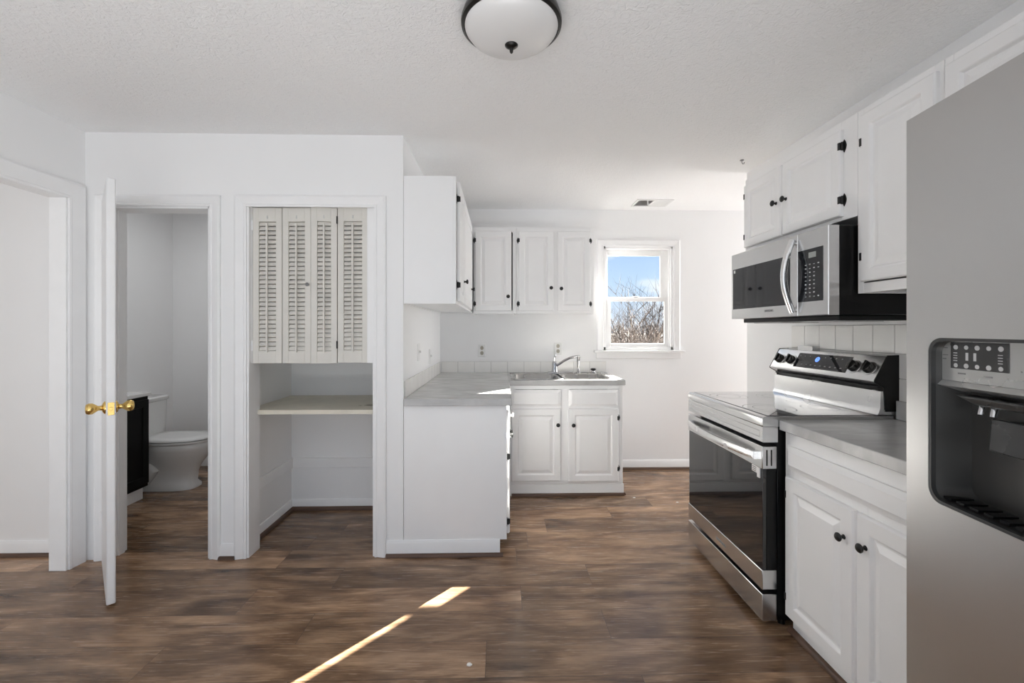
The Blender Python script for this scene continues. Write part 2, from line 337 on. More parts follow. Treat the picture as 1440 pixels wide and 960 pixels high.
# ------------------------------------------------------------------ tile backsplashes
def tiles(name, fn, us, zs, gap=.0030, t=.006):
    b = MB(); us = sorted(us)
    def slab(u0, u1, z0, z1, d0, d1, mi):
        P = [fn(u, d, z) for d in (d0, d1) for u, z in ((u0, z0), (u1, z0), (u1, z1), (u0, z1))]
        b.loft([P[:4], P[4:]], mi=mi)
    slab(us[0], us[-1], zs[0], zs[-1], 0, t * .6, 1)
    for u0, u1 in zip(us, us[1:]):
        for z0, z1 in zip(zs, zs[1:]):
            slab(u0 + gap / 2, u1 - gap / 2, z0 + gap / 2, z1 - gap / 2, t * .55, t, 0)
    return struct(b.build(name, [M['tile'], M['grout']], bevel=.001))
tiles('trim_14', lambda u, d, z: (u, YB - d, z), [-.557 + .1545 * i for i in range(11)], [.905, 1.014])
tiles('trim_15', lambda u, d, z: (XK + d, u, z), [2.60 + .152 * i for i in range(11)], [.905, 1.014])
tiles('trim_16', lambda u, d, z: (XR - d, u, z), [2.636 - .1172 * i for i in range(16)], [.875, .985, 1.096, 1.206, 1.337])

# ------------------------------------------------------------------ cabinet hardware and doors
def knob(parent, x, z, y=-.019, name='knob'):
    b = MB(); m = Matrix.Translation((x, y, z)) @ Matrix.Rotation(R(90), 4, 'X')
    b.lathe([(.009, 0), (.008, .002), (.0055, .005), (.0055, .013), (.012, .016), (.0155, .020), (.0155, .023), (.012, .027), (.004, .029)], 18, m)
    return b.build(name, M['black'], parent)
def hinge(parent, x, z, side, h=.055):
    # exposed leaf on the face frame beside the door, with a knuckle
    b = MB(); s = side; pr = [(0, -h / 2 + .006), (.004, -h / 2), (.010, -h / 2 + .010), (.012, -h / 4), (.016, 0), (.012, h / 4), (.010, h / 2 - .010), (.004, h / 2), (0, h / 2 - .006)]
    b.prism([(x + s * u, z + q) for u, q in pr], 1, -.003, 0)
    b.cyl((x, -.008, z - h * .32), (x, -.008, z + h * .32), .006, seg=10); b.box(x - s * .010, x, -.021, -.003, z - h * .28, z + h * .28)
    return b.build('hinge', M['black'], parent)
def ringface(b, x0, x1, z0, z1, loops, mi=0):
    rings = []
    for ins, y in loops:
        rings.append([(x0 + ins, y, z0 + ins), (x1 - ins, y, z0 + ins), (x1 - ins, y, z1 - ins), (x0 + ins, y, z1 - ins)])
    b.loft(rings, True, mi)
def door(parent, x0, x1, z0, z1, knb=None, hs=None, th=.019, fw=.052, hz=None, tilt=0, name='door'):
    b = MB(); y = -th
    ringface(b, x0, x1, z0, z1, [(0, 0), (0, y + .006), (.005, y), (fw - .004, y), (fw, y + .002), (fw + .006, y + .010), (fw + .012, y + .0105), (fw + .034, y + .0025), (fw + .036, y + .002)])
    d = b.build(name, M['cab'], parent, smooth=12)
    if tilt: d.rotation_euler = (0, 0, tilt)
    if knb: knob(d, knb[0], knb[1], y)
    if hs:
        for z in (hz or (z0 + .075, z1 - .075)): hinge(d, x0 if hs < 0 else x1, z, hs)
    return d
def drawer(parent, x0, x1, z0, z1, th=.019, name='drawer_front'):
    b = MB(); y = -th
    ringface(b, x0, x1, z0, z1, [(0, 0), (0, y + .009), (.004, y + .008), (.020, y + .001), (.022, y)])
    return b.build(name, M['cab'], parent, smooth=12)
def carcass(parent, w, dp, z0, z1, toe=0, stiles=(), rails=(), sw=.035, sw2=None, rt=.045, rb=.03, left=1, right=1, open_top=False):
    t = .016; L = [(0, t, .02, dp, z0 + toe, z1), (w - t, w, .02, dp, z0 + toe, z1), (t, w - t, dp - .008, dp, z0 + toe, z1), (t, w - t, .02, dp - .008, z0 + toe + .008, z0 + toe + .024)]
    if not open_top: L.append((t, w - t, .02, dp - .008, z1 - t, z1))
    if toe: L += [(.01, w - .01, .06, .075, z0, z0 + toe)]
    c = boxes('carcass', M['cab'], L, parent, .0015)
    sw2 = sw2 or sw
    F = [(0, sw, 0, .02, z0 + toe, z1), (w - sw2, w, 0, .02, z0 + toe, z1), (sw, w - sw2, 0, .02, z1 - rt, z1), (sw, w - sw2, 0, .02, z0 + toe, z0 + toe + rb)]
    F += [(x - .036, x + .036, 0, .02, z0 + toe + rb, z1 - rt) for x in stiles] + [(sw, w - sw2, .0008, .0192, z - .028, z + .028) for z in rails]
    boxes('face_frame', M['cab'], F, parent, .0012)
    return c

# ------------------------------------------------------------------ left run: wall cabinets
# end cabinet on the left wall (doors face +x)
c = thing('wall_cabinet', 'white wall cabinet with plain side toward the room above the long counter', 'cabinet', (-.262, 2.57, 1.464), R(90), 'white wall cabinets')
carcass(c, 1.555, .302, 0, .742, stiles=(.40,), rb=.03)
door(c, .055, .385, .018, .728, (.345, .165), -1, hz=(.115, .625))
door(c, .415, 1.185, .018, .728, (1.06, .18), None)
# corner cabinet on the back wall
c = thing('wall_cabinet', 'single-door white wall cabinet in the back corner, left of the double-door one', 'cabinet', (-.238, 3.835, 1.452), 0, 'white wall cabinets')
carcass(c, .37, .292, 0, .75, sw=.03)
door(c, .012, .328, .022, .715, (.300, .147), -1, hz=(.085, .635))
# double
c = thing('wall_cabinet', 'double-door white wall cabinet above the sink beside the window', 'cabinet', (.134, 3.835, 1.452), 0, 'white wall cabinets')
carcass(c, .676, .292, 0, .75, stiles=(.338,), sw=.03)
door(c, .018, .322, .022, .715, (.300, .222), -1, hz=(.085, .635))
door(c, .356, .645, .022, .715, (.388, .216), 1, hz=(.085, .635))

# ------------------------------------------------------------------ left base cabinet with its end panel
c = thing('base_cabinet', 'white base cabinet under the long counter, its blank end panel facing the room', 'cabinet', (.034, YC, 0), R(90), 'white base cabinets')
b = MB(); b.prism([(.0, .089), (.0, .872), (.598, .872), (.598, .0), (.040, .0), (.040, .089)], 0, 0, .018)
b.build('end_panel', M['cab'], c, .0012)
boxes('carcass', M['cab'], [(.018, .875, .02, .598, .10, .116), (.018, .875, .59, .598, .116, .872), (.018, .875, .05, .064, 0, .10)], c, .001)
boxes('face_frame', M['cab'], [(.018, .055, 0, .02, .09, .872), (.84, .875, 0, .02, .09, .872), (.055, .84, 0, .02, .83, .872), (.055, .84, 0, .02, .66, .70), (.055, .84, 0, .02, .09, .125), (.42, .48, 0, .02, .125, .66), (.425, .475, 0, .02, .70, .83)], c, .001)
drawer(c, .045, .435, .70, .835); drawer(c, .465, .80, .70, .835)
door(c, .045, .435, .105, .675, (.40, .60), -1, hz=(.175, .56)); door(c, .465, .80, .105, .675, (.50, .60), 1)
b = MB(); b.box(.10, .118, -.036, -.019, .786, .798); b.box(.10, .118, -.044, -.034, .782, .806)
setp(b.build('child_latch', M['plate'], c, .003), 'small white plastic safety latch on the drawer edge')
pr = [(-.007, .012), (-.007, .066), (-.003, .072), (-.003, .089), (0, .089), (0, .012)]
b = MB(); b.loft([[(y, p, z) for p, z in pr] for y in (.0, .0)]) if False else None
# baseboard across the end panel and the wall strip beside it
baseb('baseboard_end', [(-.664, YC, -.006, YC, 0, -1)], .092, .010); shoe('trim_17', [(-.664, YC - .010, .012, YC - .010, 0, -1)])

# ------------------------------------------------------------------ sink base cabinet
c = thing('base_cabinet', 'white sink base cabinet with two doors and two false drawer fronts under the sink', 'cabinet', (.062, 3.475, 0), 0, 'white base cabinets')
carcass(c, .904, .64, 0, .872, .095, stiles=(.442,), rails=(.70,), rt=.03, rb=.03, open_top=True)
boxes('kick_board', M['cab'], [(.0, .912, -.002, .012, .0, .092)], c, .003)
drawer(c, .02, .412, .706, .840); drawer(c, .474, .866, .706, .840)
door(c, .02, .408, .122, .690, (.385, .566), None)
door(c, .470, .866, .115, .690, (.506, .563), 1, hz=(.215, .615))
shoe('trim_18', [(.085, 3.473, .975, 3.473, 0, -1), (.975, 3.473, .975, 4.11, 1, 0)], .014, .022)

# ------------------------------------------------------------------ L shaped countertop
SX0, SX1, SY0, SY1 = .095, .905, 3.515, 4.055
b = MB()
def cbox(*a):
    b.box(*a)
zt, zu = .9145, .874
cbox(XK + .008, .062, 2.545, YB - .008, zu, zt)
cbox(.062, .985, 3.463, SY0, zu, zt); cbox(.062, .985, SY1, YB - .008, zu, zt); cbox(SX1, .985, SY0, SY1, zu, zt); cbox(.062, SX0, SY0, SY1, zu, zt)
ct = b.build('countertop', M['counter'], None, .003)
tag(ct, 'grey laminate L-shaped countertop holding the double sink', 'countertop')

# ------------------------------------------------------------------ double sink
def rrect(cx, cy, hx, hy, r, z, n=32):
    pts = []
    for i in range(n):
        a = 2 * math.pi * (i + .5) / n; ca, sa = math.cos(a), math.sin(a)
        if r is None:
            k = min(hx / abs(ca) if abs(ca) > 1e-9 else 1e9, hy / abs(sa) if abs(sa) > 1e-9 else 1e9); pts.append((cx + k * ca, cy + k * sa, z))
        else:
            p = r; pts.append((cx + hx * math.copysign(abs(ca) ** (2 / p), ca), cy + hy * math.copysign(abs(sa) ** (2 / p), sa), z))
    return pts
s = thing('double_sink', 'stainless double-bowl sink set into the grey counter under the window side', 'sink', (.5, 3.78, zt))
b = MB(); zr = .004
b.box(-.42, .42, .20, .285, .0005, zr)
for sx in (-1, 1):
    cx = sx * .205; cy = -.04
    hx0, hy0 = .215, .24
    rings = [rrect(cx, cy, hx0, hy0, None, .0005), rrect(cx, cy, hx0, hy0, None, zr), rrect(cx, cy, .186, .205, 7, zr), rrect(cx, cy, .180, .198, 6, -.006), rrect(cx, cy, .172, .190, 6, -.13), rrect(cx, cy, .150, .165, 5, -.155), rrect(cx, cy, .03, .03, 2, -.160)]
    b.loft(rings, False)
    b.bm.faces.new([b.bm.verts.new(p) for p in rrect(cx, cy, .03, .03, 2, -.160)])
b.build('bowls', M['sink'], s, smooth=50, fix=False)
for sx in (-1, 1):
    b = MB(); b.lathe([(.040, 0), (.042, .003), (.034, .004), (.012, .001), (.008, .008), (.004, .010)], 20, Matrix.Translation((sx * .205, -.04, -.160))); b.build('drain', M['chrome'], s)

f = thing('kitchen_faucet', 'chrome single-lever faucet with a curved spout on the sink', 'faucet', (.50, 4.015, zt + .004))
b = MB(); b.loft([rrect(.045, 0, .125, .028, 4, 0), rrect(.045, 0, .125, .028, 4, .004), rrect(.045, 0, .112, .020, 4, .012)]); b.build('base_plate', M['chrome'], f, smooth=60)
b = MB(); b.lathe([(.030, .010), (.026, .03), (.023, .06), (.024, .085), (.021, .10), (.012, .108)], 20, Matrix.Translation((-.01, 0, 0))); b.build('body', M['chrome'], f, smooth=60)
b = MB(); b.tube([(-.01, 0, .10), (-.012, -.002, .125), (-.006, -.004, .15), (.0, -.006, .172), (.002, -.006, .178)], [.010, .013, .013, .008, .003], 12, flat=.6); b.build('lever', M['chrome'], f, smooth=60)
b = MB(); b.tube([(.0, -.005, .065), (.03, -.03, .085), (.07, -.05, .115), (.115, -.075, .14), (.155, -.095, .152), (.19, -.105, .155)], [.012, .012, .0115, .011, .011, .012], 14); b.build('spout', M['chrome'], f, smooth=60)
b = MB(); b.lathe([(.009, 0), (.012, .004), (.012, .024), (.015, .028), (.015, .045), (.006, .05)], 16, Matrix.Translation((.192, -.106, .118))); b.build('spout_tip', M['chrome'], f, smooth=60)
f = thing('side_sprayer', 'chrome side sprayer in its holder behind the faucet spout', 'sprayer', (.71, 4.03, zt + .004))
b = MB(); b.lathe([(.022, 0), (.022, .004), (.014, .010), (.012, .03), (.010, .04)], 18); b.build('holder', M['chrome'], f, smooth=60)
b = MB(); b.lathe([(.010, .04), (.012, .06), (.012, .10), (.015, .118), (.011, .135), (.004, .14)], 18); b.build('spray_head', M['chrome'], f, smooth=60)
f = thing('sink_hole_cap', 'small chrome cap with a black top at the right end of the sink ledge', 'cap', (.845, 4.02, zt + .004))
b = MB(); b.lathe([(.030, 0), (.030, .004), (.018, .007), (.016, .018), (.004, .020)], 20); b.build('collar', M['chrome'], f, smooth=60)
b = MB(); b.lathe([(.010, .018), (.024, .026), (.026, .034), (.018, .040), (.004, .042)], 20); b.build('black_top', M['black'], f, smooth=60)

# ------------------------------------------------------------------ outlets and switches
def outlet(loc, rz, label, switch=False):
    t = thing('light_switch' if switch else 'wall_outlet', label, 'switch' if switch else 'outlet', loc, rz, 'light switches' if switch else 'wall outlets')
    boxes('cover_plate', M['plate'], [(-.036, .036, -.006, 0, -.058, .058)], t, .003)
    if switch:
        boxes('toggle', M['plate'], [(-.005, .005, -.020, -.006, -.004, .012)], t, .002)
    else:
        for z in (-.024, .024):
            b = MB(); b.loft([[(.016 * math.cos(k) , y, z + .019 * math.sin(k)) for k in [2 * math.pi * i / 16 for i in range(16)]] for y in (-.006, -.0085)])
            b.box(-.008, -.005, -.0095, -.0085, z - .004, z + .006, 1); b.box(.005, .008, -.0095, -.0085, z - .004, z + .006, 1)
            b.build('receptacle', [M['recept'], M['ink']], t)
outlet((-.178, YB, 1.118), 0, 'white outlet plate on the back wall beneath the corner cabinet')
outlet((.535, YB, 1.135), 0, 'white outlet plate on the back wall directly behind the faucet')
outlet((XK, 3.033, 1.158), R(90), 'white switch plate on the side wall, the nearer one above the long counter', True)
outlet((XK, 3.513, 1.10), R(90), 'white switch plate on the side wall, the one deeper toward the back corner', True)

# ------------------------------------------------------------------ ceiling lamp, vent, hook
t = thing('ceiling_light', 'flush ceiling light with a frosted glass bowl and dark bronze ring', 'light', (.037, 1.564, ZC))
b = MB(); b.lathe([(.150, 0), (.168, -.012), (.178, -.040), (.177, -.052), (.168, -.058), (.160, -.055), (.158, -.02)], 64); b.build('ring', M['bronze'], t, smooth=50)
b = MB(); b.lathe([(.166, -.050), (.164, -.060), (.150, -.078), (.125, -.095), (.09, -.108), (.05, -.116), (.012, -.118)], 64); b.build('glass_bowl', M['lampglass'], t, smooth=80)
b = MB(); b.lathe([(.024, -.114), (.023, -.120), (.014, -.127), (.007, -.130), (.006, -.142), (.003, -.146)], 24); b.build('finial', M['bronze'], t, smooth=50)

t = thing('ceiling_vent', 'white rectangular ceiling vent near the window wall', 'vent', (1.34, 3.885, ZC))
b = MB(); b.box(-.16, .16, -.105, -.085, -.008, 0); b.box(-.16, .16, .085, .105, -.008, 0); b.box(-.16, -.14, -.085, .085, -.008, 0); b.box(.14, .16, -.085, .085, -.008, 0); b.box(-.008, .008, -.085, .085, -.007, 0)
b.build('frame', M['vent'], t, .002)
boxes('duct_shade', M['ventd'], [(-.14, .14, -.085, .085, -.0012, -.0002)], t)  # thin dark sheet, shade behind the louvers put in as colour
b = MB()
for i in range(9):
    x = -.134 + i * .0142; b.prism([(x + .0060, -.001), (x + .0075, -.001), (x + .0012, -.008), (x - .0003, -.008)], 1, -.085, .085)
for i in range(9):
    x = .010 + i * .0142; b.prism([(x + .0, -.001), (x + .0015, -.001), (x + .013, -.008), (x + .0115, -.008)], 1, -.085, .085)
b.build('louvers', M['vent'], t)
boxes('damper_lever', M['vent'], [(-.075, -.067, -.105, -.098, -.045, -.008), (-.077, -.058, -.105, -.098, -.047, -.036)], t, .001)
b = MB(); b.cyl((0, 0, 0), (0, 0, -.004), .012, seg=14); b.tube([(0, 0, -.002), (0, 0, -.018), (.006, 0, -.027), (.014, 0, -.024), (.016, 0, -.015)], .0022, 8)
o = b.build('ceiling_hook', M['ink'], None); o.location = (1.60, 2.89, ZC); tag(o, 'tiny metal hook screwed into the ceiling beyond the right cabinets', 'hook')

# ------------------------------------------------------------------ pantry shelf and louvered shutters
b = MB(); b.box(-1.53, -.69, 2.665, 3.262, .808, .833)
for i in range(7):
    a = rnd.uniform(0, 6.3); x, y = -.86 + rnd.uniform(-.07, .07), 2.86 + rnd.uniform(-.05, .05); r = rnd.uniform(.006, .018)
    b.bm.faces.new([b.bm.verts.new((x + r * 1.8 * math.cos(k) * rnd.uniform(.7, 1.1), y + r * math.sin(k) * rnd.uniform(.7, 1.1), .8334)) for k in [2 * math.pi * q / 10 for q in range(10)]]).material_index = 1
o = b.build('pantry_shelf', [M['shelf'], M['stain']], None, 0, fix=True); tag(o, 'cream shelf board with grey stains across the open pantry niche', 'shelf')

def shutter_panel(root, x0, w, z0, z1, ang, hx, rod_gap):
    # panel hinged at local x0; local frame has x along panel
    f0 = .034; th = .022
    L = [(0, f0, 0, th, z0, z1), (w - f0, w, 0, th, z0, z1), (f0, w - f0, 0, th, z0, z0 + .072), (f0, w - f0, 0, th, z1 - .080, z1)]
    p = boxes('panel', M['shut'], L, root, .0012); p.location = (x0, 0, 0); p.rotation_euler = (0, 0, ang)
    b = MB(); n = 29; za, zb = z0 + .072, z1 - .080; dz = (zb - za) / n
    for i in range(n):
        z = za + (i + .5) * dz; a = R(61) + rnd.uniform(-.03, .03); hw = .0111; ca, sa = math.cos(a), math.sin(a); t = .0022
        pr = [(-hw * ca - t * sa, -hw * sa + t * ca), (-hw * ca + t * sa, -hw * sa - t * ca), (hw * ca + t * sa, hw * sa - t * ca), (hw * ca - t * sa, hw * sa + t * ca)]
        b.prism([(th / 2 + u, z + q) for u, q in pr], 0, f0 + .0005, w - f0 - .0005)
    b.build('louvers', M['shut'], p)
    boxes('tilt_rod', M['shut'], [(w / 2 - .005, w / 2 + .005, -.010, -.001, za - .008, zb - .012)], p, .001)
    b = MB(); b.cyl((w / 2, 0, zb + .020), (w / 2, -.004, zb + .020), .004, seg=8); b.box(w / 2 - .0015, w / 2 + .0015, -.004, 0, zb + .022, zb + .034); b.build('rod_staple', M['cabdark'], p)
    return p
sl = thing('louvered_shutter', 'left pair of cream louvered shutter panels, the pair with the small knob', 'shutter', (-1.444, 2.598, 0), 0, 'louvered shutters in the pantry opening')
shutter_panel(sl, .002, .167, 1.118, 2.022, 0, 0, 0)
p2 = shutter_panel(sl, .173, .164, 1.118, 2.022, R(-2), 0, 0)
b = MB(); b.lathe([(.004, 0), (.004, .010), (.010, .014), (.011, .019), (.006, .023)], 14, Matrix.Translation((.152, 0, 1.575)) @ Matrix.Rotation(R(90), 4, 'X')); b.build('knob', M['ink'], p2)
for z in (1.22, 1.92): boxes('hinge', M['trim'], [(-.005, .004, -.003, .006, z - .028, z + .028)], sl, .001)
sr = thing('louvered_shutter', 'right pair of cream louvered shutter panels, one panel folded slightly inward', 'shutter', (-1.107, 2.592, 0), 0, 'louvered shutters in the pantry opening')
shutter_panel(sr, .0015, .1445, 1.116, 2.027, R(8), 0, 0)
shutter_panel(sr, .150, .176, 1.120, 2.030, R(-1), 0, 0).location.y = .018
for z in (1.225, 1.955): setp(boxes('hinge', M['black'], [(.1445, .1505, .008, .022, z - .022, z + .022)], sr, .001), 'small black hinge between the two panels')
sbox('trim_19', M['trim'], [(-.783, NX1 - .012, 2.60, 2.625, 1.118, 2.03), (NX0 + .012, -1.446, 2.60, 2.625, 1.118, 2.03)], .001)

# ------------------------------------------------------------------ bath door, ajar towards the camera
hx, hy = -2.226, 2.54; ex, ey = -1.842, 2.130
dl = math.hypot(ex - hx, ey - hy); ang = math.atan2(ey - hy, ex - hx)
dr = boxes('door_1', M['trim'], [(0, dl, -.0175, .0175, .014, 2.032)], None, .006); dr.location = (hx, hy, 0); dr.rotation_euler = (0, 0, ang); struct(dr)
kx = dl - .06
for sgn in (-1, 1):
    b = MB(); m = Matrix.Translation((kx, sgn * .0175, .94)) @ Matrix.Rotation(R(-90 * sgn), 4, 'X')
    b.lathe([(.030, 0), (.030, .004), (.022, .010), (.012, .014), (.011, .026), (.018, .034), (.026, .046), (.027, .058), (.022, .068), (.008, .071)], 28, m)
    setp(b.build('door_knob', M['brass'], dr, smooth=60), 'brass door knob with its round rose')
setp(boxes('latch_plate', M['brass'], [(dl - .001, dl + .0015, -.012, .012, .91, .97), (dl, dl + .008, -.006, .006, .932, .948)], dr, .001), 'brass latch plate on the door edge')
for z in (.25, 1.05, 1.80):
    b = MB(); b.cyl((-.002, -.022, z - .045), (-.002, -.022, z + .045), .006, seg=10); b.box(0, .03, -.0205, -.0175, z - .042, z + .042); b.build('hinge', M['trim'], dr)

# ------------------------------------------------------------------ bathroom: vanity and toilet
v = thing('bathroom_vanity', 'black bathroom vanity with a white top seen through the open door', 'vanity', (-2.75, 2.86, 0), R(90))
boxes('cabinet', M['vanity'], [(0, .645, .0, .405, .10, .80)], v, .002)
boxes('toe_kick', M['trim'], [(0, .64, .035, .40, 0, .10)], v, .001)
for x0, x1 in ((.012, .318), (.328, .633)):
    b = MB(); ringface(b, x0, x1, .13, .775, [(0, 0), (0, -.016), (.003, -.018), (.055, -.018), (.058, -.010), (.06, -.010)]); d = b.build('door', M['vanity'], v, smooth=12)
    kxx = .29 if x0 < .1 else .356
    b = MB(); b.lathe([(.005, 0), (.005, .012), (.012, .018), (.010, .026), (.003, .028)], 14, Matrix.Translation((kxx, -.018, .62)) @ Matrix.Rotation(R(90), 4, 'X')); b.build('knob', M['chrome'], d)
boxes('vanity_top', M['porc'], [(-.012, .655, -.02, .405, .80, .828)], v, .004)

t = thing('toilet', 'white two-piece toilet with closed lid beyond the black vanity', 'toilet', (-3.155, 3.76, 0), R(90))
def sup(cy, hx, hy, z, p=2.4, n=32, pw=None):
    out = []
    for i in range(n):
        a = 2 * math.pi * i / n; ca, sa = math.cos(a), math.sin(a); q = p if (sa < 0 or pw is None) else pw
        out.append((hx * math.copysign(abs(ca) ** (2 / q), ca), cy + hy * math.copysign(abs(sa) ** (2 / q), sa), z))
    return out
b = MB(); b.loft([sup(-.36, .115, .26, 0, 3.2), sup(-.36, .115, .26, .02, 3.2), sup(-.36, .095, .235, .05, 3), sup(-.37, .095, .235, .13, 2.8), sup(-.39, .115, .25, .20, 2.5), sup(-.425, .155, .27, .27, 2.3), sup(-.445, .178, .275, .33, 2.2), sup(-.45, .185, .28, .375, 2.2), sup(-.45, .178, .272, .385, 2.2)])
b.tube([(-.085, -.16, .30), (-.105, -.25, .25), (-.112, -.33, .16), (-.108, -.27, .09), (-.10, -.20, .07), (-.09, -.14, .03)], [.05, .052, .048, .045, .045, .04], 14)
b.box(-.12, .12, -.26, -.03, .31, .385)
b.build('bowl', M['porc'], t, smooth=60)
b = MB(); b.loft([sup(-.465, .186, .265, .387, 2.2, pw=4), sup(-.465, .190, .27, .393, 2.2, pw=4), sup(-.465, .188, .268, .405, 2.2, pw=4)]); b.build('seat', M['porc'], t, smooth=60)
b = MB(); b.loft([sup(-.465, .180, .26, .409, 2.2, pw=4), sup(-.465, .188, .268, .412, 2.2, pw=4), sup(-.465, .186, .266, .424, 2.2, pw=4), sup(-.465, .165, .245, .432, 2.2, pw=4), sup(-.465, .10, .16, .434, 2.2, pw=4)]); b.build('lid', M['porc'], t, smooth=60)
b = MB(); b.loft([sup(-.115, .205, .085, .387, 8), sup(-.115, .218, .092, .42, 8), sup(-.115, .228, .098, .70, 8)]); b.build('tank', M['porc'], t, smooth=50)
b = MB(); b.loft([sup(-.115, .232, .102, .70, 8), sup(-.115, .24, .108, .706, 8), sup(-.115, .24, .108, .73, 8), sup(-.115, .225, .094, .738, 8)]); b.build('tank_lid', M['porc'], t, smooth=50)
b = MB(); b.cyl((-.17, -.213, .65), (-.17, -.232, .65), .012, seg=12); b.tube([(-.17, -.235, .65), (-.12, -.238, .645), (-.09, -.238, .64)], .006, 8); b.build('flush_lever', M['chrome'], t)
b = MB(); b.tube([(-.21, -.0, .16), (-.21, -.04, .16), (-.205, -.06, .20), (-.19, -.07, .30), (-.17, -.09, .385)], .006, 8); b.lathe([(.014, 0), (.014, .03)], 12, Matrix.Translation((-.21, -.02, .145))); b.build('supply_line', M['chrome'], t)

# ------------------------------------------------------------------ right run: base cabinet and counter
TH = R(-90)
c = thing('base_cabinet', 'white base cabinet between the range and the refrigerator with one wide drawer panel', 'cabinet', (1.247, 1.902, 0), TH, 'white base cabinets')
carcass(c, .86, .50, 0, .872, .085, stiles=(.398,), rails=(.70,), rt=.065, rb=.03, sw=.03)
boxes('kick_board', M['cab'], [(.02, .86, .020, .034, .0, .085)], c, .001)
drawer(c, .022, .845, .715, .815)
door(c, .022, .392, .082, .682, (.352, .572), -1, fw=.058, hz=(.165, .605)); door(c, .406, .776, .082, .682, (.446, .578), None, fw=.058)
shoe('trim_20', [(1.267, 1.895, 1.267, 1.06, -1, 0)], .018, .022)
b = MB(); b.box(1.222, XR - .008, .985, 1.908, .874, .917); b.box(XR - .027, XR - .008, .985, 1.905, .917, 1.0)
ct2 = b.build('countertop', M['counter'], None, .003)
tag(ct2, 'short grey countertop beside the range', 'countertop')

# ------------------------------------------------------------------ range
g = thing('electric_range', 'stainless steel electric range with a black glass oven door', 'range', (1.148, 2.675, 0), TH)
RW = .765
boxes('body', M['blackp'], [(.008, RW - .008, .072, .61, .03, .888)], g, .003)
for x in (.04, RW - .04):
    for y in (.11, .56): b = MB(); b.cyl((x, y, 0), (x, y, .034), .016, .012, seg=12); b.build('foot', M['blackp'], g)
b = MB(); b.prism([(.0, .890), (.004, .886), (.07, .886), (.60, .886), (.60, .932), (.02, .932), (.006, .930), (0, .922)], 0, 0, RW); b.build('cooktop_frame', M['steel'], g, .002)
boxes('cooktop_glass', M['cooktop'], [(.012, RW - .012, .03, .53, .9322, .9345)], g, .001)
b = MB()
for (x, y, r) in ((.19, .15, .10), (.57, .15, .115), (.19, .40, .08), (.57, .40, .08), (.38, .42, .055)):
    for r0 in (r, r * .62):
        n = 40; q = [[(x + rr * math.cos(2 * math.pi * k / n), y + rr * math.sin(2 * math.pi * k / n), .9348) for k in range(n)] for rr in (r0, r0 - .0025)]; b.loft(q, False)
b.build('burner_rings', M['ink'], g, fix=False)
# control band below the lip with an outlined panel
b = MB(); ringface(b, 0, RW, .818, .886, [(0, .07), (0, .002), (.002, 0), (.018, 0), (.020, .0025), (.021, .0025), (.023, 0.0005)]); b.build('front_band', M['steel'], g, smooth=20)
# oven door
dd = boxes('oven_door', M['blackp'], [(.002, RW - .002, .0205, .066, .2555, .6995)], g, .001)
boxes('door_top_rail', M['steel'], [(0, RW, 0, .066, .70, .800)], dd, .003); boxes('door_bottom_rail', M['steel'], [(0, RW, 0, .066, .170, .255)], dd, .003)
boxes('door_glass', M['ovenglass'], [(.004, RW - .004, .004, .02, .256, .699)], dd, .001)
for y in (.018, .038): boxes('side_slot', M['blackp'], [(RW, RW + .0006, y, y + .006, .715, .785)], dd)
for x in (.08, .22, .36, .50, .63): boxes('vent_slot', M['blackp'], [(x, x + .07, .008, .016, .7996, .8008)], dd)
b = MB(); pts = []; rad = []
for i in range(25):
    s_ = i / 24; x = .045 + s_ * (RW - .09); y = -.014 - .034 * math.sin(math.pi * s_) ** .8; pts.append((x, y, .752))
b.loft([[(x, y + dy, z + dz) for dy, dz in ((-.007, -.008), (-.004, -.016), (.006, -.016), (.008, -.008), (.008, .010), (.005, .017), (-.004, .017), (-.007, .010))] for x, y, z in pts]); b.box(.036, .062, -.018, .0, .735, .768); b.box(RW - .062, RW - .036, -.018, .0, .735, .768)
setp(b.build('door_handle', M['hsteel'], dd, smooth=50), 'bright bowed oven door handle')
boxes('energy_sticker', M['plate'], [(.685, .745, -.0004, .0038, .672, .70), (.725, .745, -.0004, .0038, .655, .672)], dd)
boxes('sticker_print', M['ink'], [(.690, .720, -.0009, -.0004, .676 + k * .008, .680 + k * .008) for k in range(3)], dd)
text('brand_lettering', 'SAMSUNG', .022, Matrix.Translation((.40, -.0005, .205)) @ FRONT, M['ink'], dd)
boxes('storage_drawer', M['steel'], [(0, RW, 0, .066, .032, .150)], g, .003)
# backguard
b = MB(); b.prism([(.60, .935), (.520, .935), (.527, .945), (.533, .965), (.535, 1.04), (.60, 1.04)], 0, .004, RW - .004); setp(b.build('rear_riser', M['hsteel'], g, .001, smooth=30), 'pale steel riser behind the cooktop')
boxes('vent_gap', M['blackp'], [(.012, RW - .012, .555, .61, 1.04, 1.075), (.02, .75, .53, .54, 1.052, 1.058)], g)
cp = MB(); cp.prism([(.545, 1.058), (.505, 1.082), (.505, 1.090), (.565, 1.196), (.605, 1.200), (.62, 1.196), (.62, 1.058)], 0, .006, RW - .006); cp = cp.build('control_panel', M['steel'], g, .002)
for x in (0, RW - .006):
    b = MB(); b.prism([(.555, .95), (.548, 1.055), (.505, 1.080), (.505, 1.090), (.565, 1.199), (.622, 1.202), (.628, .95)], 0, x, x + .006); b.build('end_cap', M['blackp'], g, .001)
